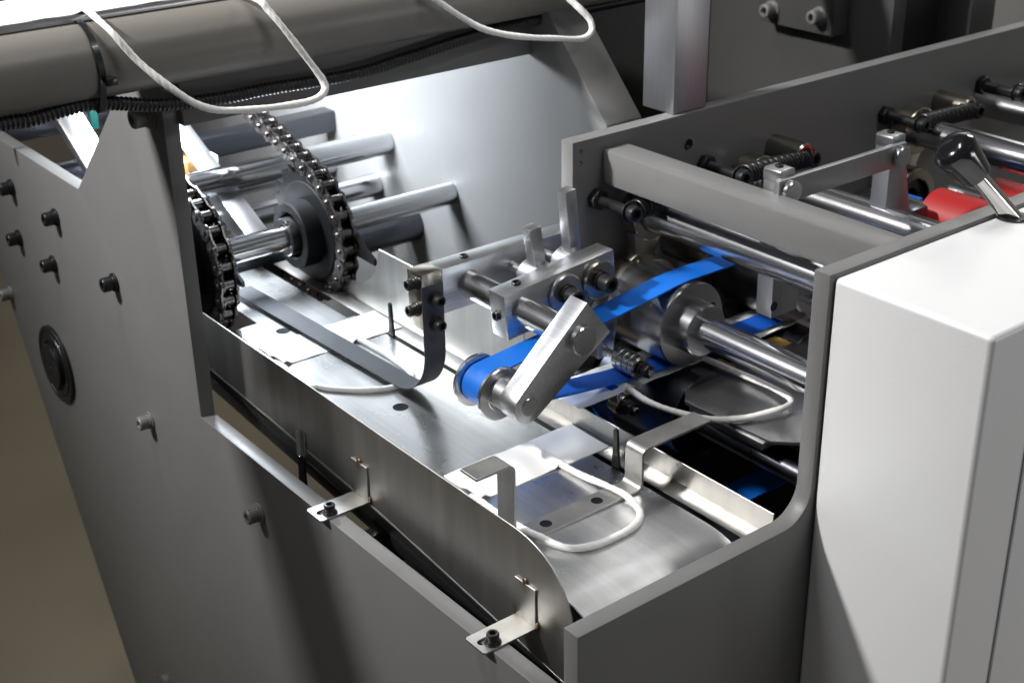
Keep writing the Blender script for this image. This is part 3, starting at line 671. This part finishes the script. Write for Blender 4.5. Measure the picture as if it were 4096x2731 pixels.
rot = math.radians(5.3)
def blk(px, pz): return (159.2+px*math.cos(rot)-pz*math.sin(rot), 117.7+px*math.sin(rot)+pz*math.cos(rot))
t = thing('swing_block', 'brushed aluminium clamp block with two big washers and black bolts', 'clamp block', (222, 296, 75))
hs = [[(180.6+13.2*math.cos(2*math.pi*i/40), 99+13.2*math.sin(2*math.pi*i/40)) for i in range(40)]]
mk('block', prism([blk(0, 0), blk(127.5, 0), blk(127.5, -43.5), blk(0, -43.5)], 'y', 285, 307.5, .6), 'alu_x', t)
for (x, z, m, rr) in ((226.5, 103.5, 'steel', 18.2), (266.3, 105.8, 'nickel', 18.4)):
    wsh = mk('big_washer', ringp((x, 284.9, z), -Y, 5, 5, rr, 1.2, 56), m, t)
    place('bolt', socket_head(8.2, 13, 'black_oxide'), (x, 276.4, z), -Y, wsh); place('washer', ring_mesh(4, 9.4, 3.4, 'black_oxide'), (x, 279.9, z), -Y, wsh)
p_ = U(q3(515, 735), z=120); set_screw(t, p_, Vector((-math.sin(rot), 0, math.cos(rot))), 4.6, out=2.2)
set_screw(t, U(q3(270, 1140), x=160), -X, 4.6, out=2.2)
# engraved part number, filled with shallow grey strokes
def engraving(txt, parent, o, ex, ey, h, m='steel'):
    cu = bpy.data.curves.new('engraving', 'FONT'); cu.body = txt; cu.size = h*MM; cu.extrude = .00003
    ob = bpy.data.objects.new('tmp_text', cu); COL.objects.link(ob); dg = bpy.context.evaluated_depsgraph_get()
    me = bpy.data.meshes.new_from_object(ob.evaluated_get(dg)); bpy.data.objects.remove(ob); me.materials.clear(); me.materials.append(MATS[m]); me.name = 'engraving'
    ex = Vector(ex).normalized(); ey = Vector(ey).normalized(); ez = ex.cross(ey)
    M = Matrix(((ex.x, ey.x, ez.x, o[0]*MM), (ex.y, ey.y, ez.y, o[1]*MM), (ex.z, ey.z, ez.z, o[2]*MM), (0, 0, 0, 1)))
    return attach(bpy.data.objects.new('engraving', me), parent, M)
engraving('N 20880060-46-1WZ', t, (blk(46, .06)[0], 293, blk(46, .06)[1]), (math.cos(rot), 0, math.sin(rot)), (0, 1, 0), 4.2, 'grey_bolt')
# two lever bars on cam discs between the beams
def lever(xb, zb, tilt, L, w, label):
    t = thing('lever_bar', label, 'lever', (xb, 322, zb-12), 'aluminium lever bars on cam discs')
    mk('cam_disc', cylp((xb, 312, zb), Y, 26, 17, 1, 40), 'alu', t)
    n = box(-w/2, w/2, 318, 318+w, 0, L, .5)
    c, s = math.cos(tilt), math.sin(tilt)
    for v in n.verts: x_, z_ = v.co.x, v.co.z; v.co.x = xb+x_*c+z_*s; v.co.z = zb-x_*s+z_*c
    mk('bar', n, 'alu', t)
    mk('pin', cylp((xb, 307.6, zb), Y, 57, 5, .5, 20), 'steel', t)
lever(230, 103.5, math.radians(-9), 53, 12.5, 'shorter aluminium lever bar leaning behind the clamp block')
lever(271, 105.5, math.radians(-6), 77, 12.5, 'taller aluminium lever bar leaning before the wall plate end')

# ================================================================ slanted arm with belt pulley
t = thing('pulley_lever', 'thick brushed aluminium slanted arm holding the belt pulley', 'arm', (155, 218, 38))
pe = Vector((125.3, 53.0)); rr = 15.6
def tang(p, side):
    d = pe-p; L = d.length; ang = math.asin(rr/L)*side; base = math.atan2(d.y, d.x)
    q = math.sqrt(L*L-rr*rr); return p+Vector((math.cos(base+ang), math.sin(base+ang)))*q
A_, B_ = Vector((188.2, 130.2)), Vector((214.8, 95.4))
tA, tB = tang(A_, -1), tang(B_, 1)
a0 = math.atan2(tA.y-pe.y, tA.x-pe.x); a1 = math.atan2(tB.y-pe.y, tB.x-pe.x)
while a1 < a0: a1 += 2*math.pi
arcp = [(pe.x+rr*math.cos(a0+(a1-a0)*i/16), pe.y+rr*math.sin(a0+(a1-a0)*i/16)) for i in range(17)]
mk('arm_plate', prism([(A_.x, A_.y)]+arcp+[(B_.x, B_.y)], 'y', 208.5, 230, .7), 'alu', t)
mk('pin_end', cylp((pe.x, 207.6, pe.y), Y, 4, 8.4, .5, 36), 'turned', t)
mk('spacer', cylp((pe.x, 229.8, pe.y), Y, 16, 14.2, .6, 40), 'alu', t)
set_screw(t, U(c5(1230, 1300), x=pe.x-10), Vector((-.75, 0, -.66)), 2.6, out=.6)
t = thing('belt_pulley', 'turned steel flanged pulley in the belt bend beside the slanted arm', 'pulley', (124.5, 265, 27))
PX, PZ = 124.8, 50.0
mk('body', lathe((PX, 245.5, PZ), Y, [(0, 21.5), (0, 23.2), (1, 24.2), (3.4, 24.2), (4.2, 22), (4.4, 17.2), (34.4, 17.2), (34.6, 22), (35.4, 24.2), (38, 24.2), (39, 23), (39, 6)], 72), 'turned', t)
mk('bearing', ringp((PX, 244.7, PZ), Y, 4, 9, 15.2, .5, 48), 'chrome', t)
mk('bearing_seal', ringp((PX, 244.9, PZ), Y, 3, 11, 13.6, .2, 48), 'black_plastic', t)

# ================================================================ blue belt
def belt_path():
    R = 18.0; pts = []
    # lower run from the right, round the pulley, upper run to the right (x, z)
    pts += [(700, 9.5), (520, 9.3), (440, 9.6), (349, 7.6), (300, 10.6), (270, 12.6), (230, 17.6), (190, 22.6)]
    a0 = math.radians(277); a1 = math.radians(94)
    for i in range(17):
        a = a0+(a1-a0)*i/16; pts.append((PX+R*math.cos(a), PZ+R*math.sin(a)))
    pts += [(190, 74.2), (256, 80.9), (310, 87.4), (330, 90.2), (349, 91.9), (370, 91.9), (440, 91.6), (700, 91.4)]
    return pts
bp_ = belt_path(); n = bmesh.new(); rows = []
for i, p in enumerate(bp_):
    a, b = Vector(bp_[max(i-1, 0)]), Vector(bp_[min(i+1, len(bp_)-1)]); d = (b-a).normalized(); nn = Vector((d.y, -d.x)); c = Vector(p)
    if i < 8: pass
    o_, i_ = c-nn*.75*-1, c-nn*.75
    rows.append([n.verts.new((o_.x, 250.3, o_.y)), n.verts.new((o_.x, 278.2, o_.y)), n.verts.new((i_.x, 278.2, i_.y)), n.verts.new((i_.x, 250.3, i_.y))])
for A, B in zip(rows, rows[1:]):
    for k in range(4):
        f = n.faces.new((A[k], A[(k+1) % 4], B[(k+1) % 4], B[k])); f.material_index = 0
n.faces.ensure_lookup_table()
for r_i in range(len(rows)-1):
    for k in range(4): n.faces[r_i*4+k].material_index = 0
# which of the two wide faces looks into the loop: test against the loop's middle line
for f in n.faces:
    f.normal_update()
cz = 50.0
for f in n.faces:
    c = f.calc_center_median()
mkb = mk('conveyor_belt', n, ['belt', 'belt_back'], None, 40)
me = mkb.data
ctr = Vector((400*MM, 0, 50*MM))-mkb.matrix_basis.translation
for p in me.polygons:
    cpt = Vector(p.center); inward = Vector((ctr.x, 0, ctr.z))-Vector((cpt.x, 0, cpt.z))
    if abs(p.normal.y) < .5:
        world_z = cpt.z+mkb.matrix_basis.translation.z
        up = p.normal.z
        if world_z < .035 and up > .3: p.material_index = 1
        if world_z > .065 and up < -.3: p.material_index = 1
tag(mkb, 'blue flat conveyor belt looping round the flanged pulley', 'belt')

# ================================================================ drums and shafts of the press section
def drum(x, z, R, y0, y1, label, hub_r, hub_l, sh_r, m='turned', flat=True, shaft_y=15.6, sm='shaft'):
    t = thing('drum', label, 'drum', (x, (y0+y1)/2, z-R))
    mk('body', lathe((x, y0, z), Y, [(0, hub_r-2), (0, R-1), (1, R), (y1-y0-1, R), (y1-y0, R-1), (y1-y0, hub_r-2)], 96), m, t)
    if hub_l:
        mk('hub', lathe((x, y0-hub_l, z), Y, [(0, sh_r-1), (0, hub_r-1.2), (1.2, hub_r), (hub_l+1, hub_r)], 64, cap=False), m, t)
    mk('shaft', cylp((x, shaft_y, z), Y, 364.8-shaft_y, sh_r, .8, 56), sm, t)
    return t
d1 = drum(349, 49.6, 41.5, 243, 318, 'large turned steel drum pressing the belt, nearest the slanted arm', 25.5, 19, 14.6)
hole(d1, (376, 242.95, 62), -Y, 3)
d2 = drum(499, 49.6, 40.5, 243, 318, 'large turned steel drum behind the hanging clamp', 25.5, 19, 14.6)
cap_screw(d2, (499-8, 233, 74), Vector((-.3, 0, .95)), 4, 3, 'black_oxide', 0, 0)
d3 = drum(345.7, -36.4, 42.6, 220, 330, 'dark lower steel drum below the paper patch', 24, 0, 12.5, 'dark_shaft', sm='dark_shaft')
hole(d3, (345.7-42.6*math.cos(math.radians(24)), 238, -36.4+42.6*math.sin(math.radians(24))-1), Vector((-math.cos(math.radians(24)), 0, math.sin(math.radians(24)))), 4)
hole(d3, (345.7-4, 240, -36.4+42.6), Vector((-.1, 0, 1)), 4)
drum(499, -36.4, 42, 220, 330, 'second dark lower drum farther right below the paper path', 24, 0, 12.5, 'dark_shaft', sm='dark_shaft')
tag(mk('lower_shaft', lathe((330, 15.6, -33), Y, [(0, 11), (118, 11), (118, 10.3), (119.5, 10.3), (119.5, 11), (200, 11)], 40), 'dark_shaft'), 'dark lower shaft crossing the black opening behind the guide rail', 'shaft')

# bearing stack
t = thing('bearing_stack', 'stack of four small polished bearings pressing on the lower belt run', 'bearings', (285, 258, 13))
for i in range(4): mk('bearing', lathe((285, 244+i*7.4, 24.6), Y, [(0, 5), (0, 10.2), (.7, 11), (6.5, 11), (7.2, 10.2), (7.2, 5)], 48), 'turned', t)
mk('seal', ringp((285, 243.5, 24.6), Y, 1, 6.2, 9.4, .2, 40), 'nickel', t)
mk('axle', cylp((285, 228, 24.6), Y, 80, 3.4, .8, 20), 'chrome', t)
hex_nut(t, (285, 238.6, 24.6), -Y, 12, 6.5); mk('washer', ringp((285, 239, 24.6), Y, 4, 3.5, 6.6, .3, 32), 'black_oxide', t)
mk('holder', prism([(276, 18), (294, 18), (300, 60), (286, 78), (272, 60)], 'y', 292, 306, .8), 'steel', t)
t = thing('lower_idler', 'small idler bearing with hex nut under the paper patch', 'bearings', (263, 246, -15))
mk('bearing', lathe((263, 240, -5), Y, [(0, 5), (0, 10.4), (.7, 11.2), (12, 11.2), (12.7, 10.4), (12.7, 5)], 48), 'chrome', t)
mk('seal', ringp((263, 239.5, -5), Y, 1, 6.2, 9.4, .2, 40), 'nickel', t)
mk('axle', cylp((263, 224, -5), Y, 60, 3.4, .8, 20), 'chrome', t)
hex_nut(t, (263, 234.6, -5), -Y, 12, 6.5); mk('washer', ringp((263, 235, -5), Y, 4.4, 3.5, 6.6, .3, 32), 'black_oxide', t)
mk('holder', box(252, 274, 290, 306, -60, 6, .8), 'dark_shaft', t)
lb = [(720, 4.6), (349, 4.8), (300, 5.6), (268, 6.8)]+[(263+12*math.cos(a), -5+12*math.sin(a)) for a in [math.radians(90+i*12) for i in range(10)]]+[(270, -40), (300, -85), (330, -110)]
n = bmesh.new(); rows = []
for i, p in enumerate(lb):
    a, b = Vector(lb[max(i-1, 0)]), Vector(lb[min(i+1, len(lb)-1)]); d = (b-a).normalized(); nn = Vector((-d.y, d.x)); c = Vector(p)
    rows.append([n.verts.new(((c+nn*s).x, y, (c+nn*s).y)) for y, s in ((253, .6), (283, .6), (283, -.6), (253, -.6))])
for A, B in zip(rows, rows[1:]):
    for k in range(4): n.faces.new((A[k], A[(k+1) % 4], B[(k+1) % 4], B[k]))
tag(mk('lower_belt', n, 'belt', None, 40), 'lower blue belt turning down round the idler bearing', 'belt')
tag(mk('return_belt', box(330, 470, 150, 182, -96, -94.5), 'belt'), 'blue belt strip deep in the black opening behind the guide rail', 'belt')

# guide plate with tape, beneath the cord of the pressed patch
t = thing('guide_plate', 'flat steel guide plate with chamfered corners right of the dark drum', 'plate', (370, 150, -8))
out = [(305, 205), (333, 232), (372, 234), (430, 234), (430, 20), (345, 20), (327, 87), (309, 104)]
mk('plate', prism(out, 'z', -4.5, -.6, .5), 'steel', t)
for (a, b) in ((380.5, 392), (447, 472)): mk('tape', box(a, b, 224, 246, -.3, .2), 'brass_tape', t)
mk('bar', box(306, 322, 110, 200, -12, -5, .5), 'steel', t)
tag(mk('feed_plate', box(432, 640, 20, 236, -4.5, -.6, .5), 'steel'), 'steel feed plate behind the near post right of the guide plate', 'plate')
tag(mk('black_layer', box(222, 900, 17, 363, -150, -146), 'gap_black'), 'black liner at the bottom of the press section', 'layer')  # plain black sheet across the bottom

# ================================================================ upper shafts with clamps and link
def ushaft(x, z, r, label): tag(mk('upper_shaft', cylp((x, 15.6, z), Y, 349.2, r, .8, 56), 'shaft'), label, 'shaft', 'polished upper shafts')
SX = [(384, 126.5, 16.5), (537, 125.5, 16.5), (800, 127, 17), (955, 127, 17)]
for (x, z, r), lab in zip(SX, ('polished upper shaft close under the grey cross bar', 'polished upper shaft behind the grey cross bar', 'polished upper shaft behind the black knob', 'polished upper shaft at the right edge behind the springs')): ushaft(x, z, r, lab)
def clamp_arm(x, z, top, bot, w0, w1, y0, y1, label):
    t = thing('clamp_lever', label, 'clamp arm', (x, (y0+y1)/2, bot), 'steel clamp arms on the upper shafts')
    mk('body', prism([(x-8, bot), (x+w1, bot), (x+w1+3, z-12), (x+12, top-14), (x+9, top-1), (x+4, top), (x-7, top-.5), (x-9, top-2), (x-9, z)], 'y', y0, y1, .8), 'steel_post', t)
    mk('cap', prism([(x-9.4, top-12), (x+10, top-12), (x+9.6, top-1.5), (x+3, top), (x-7.5, top-.6), (x-9.4, top-2)], 'y', y0-.4, y1+.4, .6), 'alu', t)
    set_screw(t, (x, (y0+y1)/2, top), Z, 3.6, out=1.6); return t
ca = clamp_arm(386, 126.5, 213, 72, 16, 26, 172, 191, 'steel clamp arm hanging through from the cross bar, with hex hole at its foot')
hole(ca, U(r7(786, 1530), x=377.5) if False else (380, 171.5, 84), -Y, 4)
clamp_arm(539, 125.5, 213, 96, 24, 30, 172, 191, 'steel clamp arm on the shaft behind the cross bar')
t = thing('link_bar', 'flat steel link bar joining both clamp arms with round pins', 'link', (460, 169, 185))
mk('bar', box(369, 543, 165.2, 171.4, 184.5, 206.5, .7), 'steel_post', t)
for x in (382, 534): mk('pin', lathe((x, 159, 195.5), Y, [(0, 0), (0, 9.2), (1.2, 10.4), (5.6, 10.4), (6.2, 9.6)], 40), 'turned', t)
tag(mk('slide_block', box(590, 620, 185, 262, 88, 122, 5), 'dark_shaft'), 'dark rounded block between the clamp arm and the red roller', 'block')
# red rollers
def red(x, z, y0, y1, label, R=30):
    t = thing('red_roller', label, 'roller', (x, (y0+y1)/2, z-R), 'red rubber rollers')
    mk('sleeve', lathe((x, y0, z), Y, [(0, 12), (0, R-1.4), (1.4, R), (y1-y0-1.4, R), (y1-y0, R-1.4), (y1-y0, 12)], 64), 'red_rubber', t)
    mk('core', cylp((x, y0-6, z), Y, y1-y0+60, 11.5, .6, 36), 'steel', t)
red(655, 96, 105, 204, 'red rubber roller beside the dark rounded block')
red(815, 62, 60, 240, 'red rubber roller below the shaft behind the knob')
# studs, springs and bushings on the wall plate
def helix(a, b, R, wire, pitch, ends=0):
    a, b = Vector(a), Vector(b); u, v, d = frame(b-a); L = (b-a).length; N = int(L/pitch*14)
    return sweep([a+d*(L*i/N)+u*R*math.cos(2*math.pi*i/14)+v*R*math.sin(2*math.pi*i/14) for i in range(N+1)], lambda i: circ(wire, 6))
def stud_set(x, z, label, spring=True, y_head=303):
    t = thing('spring_stud', label, 'stud', (x, 365, z-10), 'black studs with tension springs')
    hex_nut(t, (x, 364.9, z), -Y, 19, 9, 'black_oxide', 'nut')
    mk('stud', lathe((x, 356, z), -Y, [(0, 5)]+thread_prof(.2, 17, 5)+[(17.5, 5.2), (40, 5.2)], 28), 'black_oxide', t)
    cap_screw(t, (x, 316, z), -Y, 8, 9.5, 'black_oxide', 1.6, 0)
    if spring:
        mk('spring', helix((x+9, 318, z-1), (x+104, 322, z-6), 8.8, 1.7, 4.5), 'black_oxide', t, 60)
        mk('hook', sweep(smooth_path([(x+104, 322, z-6), (x+112, 324, z-8), (x+119, 328, z-9)], 6), lambda i: circ(1.3, 8)), 'black_oxide', t)
        cap_screw(t, (x+120, 330, z-10), -Y, 9, 11, 'black_oxide', 1.5, 0); mk('stud', cylp((x+120, 331, z-10), Y, 33, 4.4, .5, 20), 'black_oxide', t)
stud_set(333.5, 146, 'black stud and spring half hidden under the grey cross bar')
stud_set(481, 149, 'black stud and spring behind the link bar')
stud_set(769.6, 146, 'black stud and spring behind the black knob')
stud_set(951.7, 148.5, 'black stud at the right picture edge', True)
def bushing(x, z, r, y0, label, m='nickel'):
    t = thing('bushing', label, 'bushing', (x, 345, z-r), 'nickel bushings on the wall plate')
    mk('sleeve', lathe((x, y0, z), Y, [(0, 5), (0, r-1.6), (1.6, r), (364.9-y0, r)], 48), m, t)
    mk('bore', lathe((x, y0-.2, z), Y, [(0, 0), (0, r-4.4), (2, r-4.3)], 24), 'gap_black', t)  # flat black disc, the shade inside the bore is only colour
bushing(586, 146.5, 13.2, 320, 'nickel plated bushing above the link bar spring')
bushing(872, 143, 13.2, 320, 'nickel plated bushing above the knob spring')
bushing(440, 76, 17, 300, 'nickel plated bushing behind the blue belt end')
# swing housings around the drum shafts at the wall
def housing(x, z, sx, sz, label):
    t = thing('bearing_housing', label, 'housing', (x, 345, z-40), 'nickel bearing housings on the wall plate')
    mk('ring', ringp((x, 322, z), Y, 34, 27, 40, 1.5, 64), 'nickel', t)
    mk('bearing', ringp((x, 328, z), Y, 20, 15, 26.6, .8, 48), 'black_oxide', t)
    d = Vector((sx-x, sz-z)); L = d.length; d.normalize(); nrm = Vector((-d.y, d.x)); pts = []
    for s, off in ((1, 0), (-1, 0)):
        seq = [(36, 20), (L*.5, 12), (L-20, 18)] if s == 1 else [(L-20, 18), (L*.5, 12), (36, 20)]
        for a, wd in seq: p = Vector((x, z))+d*a+nrm*wd*s; pts.append((p.x, p.y))
    mk('web', prism(pts, 'y', 338, 352, 1.2), 'nickel', t)
    mk('eye', ringp((sx, 334, sz), Y, 22, 17, 27, 1.2, 56), 'nickel', t)
housing(372, 44, 384, 126.5, 'nickel bearing housing and swing web behind the first drum')
housing(522, 44, 537, 125.5, 'nickel bearing housing and swing web behind the second drum')
housing(785, 48, 800, 127, 'nickel bearing housing below the shaft behind the knob')
# ================================================================ knob lever on the white cover
t = thing('knob_lever', 'chrome lever rod with big black knob leaning on the white cover', 'lever', (449, -11, 205))
kb = Vector((449, -11, 204.2)); kd = Vector((-.66, .30, .75)).normalized()
mk('rod', cylp(kb-kd*4, kd, 66, 7.2, .8, 40), 'chrome', t)
mk('knob', lathe(kb+kd*55, kd, [(0, 8), (0, 11.6), (1.2, 12.8), (3.5, 13.3), (25, 16.8), (31, 17.6), (33, 17.2), (36, 14.8), (37, 13.8), (38.6, 10.6), (39.6, 6.4), (40, 0)], 64), 'knob_black', t)
mk('boot', ringp((447, -11, 204.7), Z, 2, 7, 13, .6, 40), 'black_plastic', t)
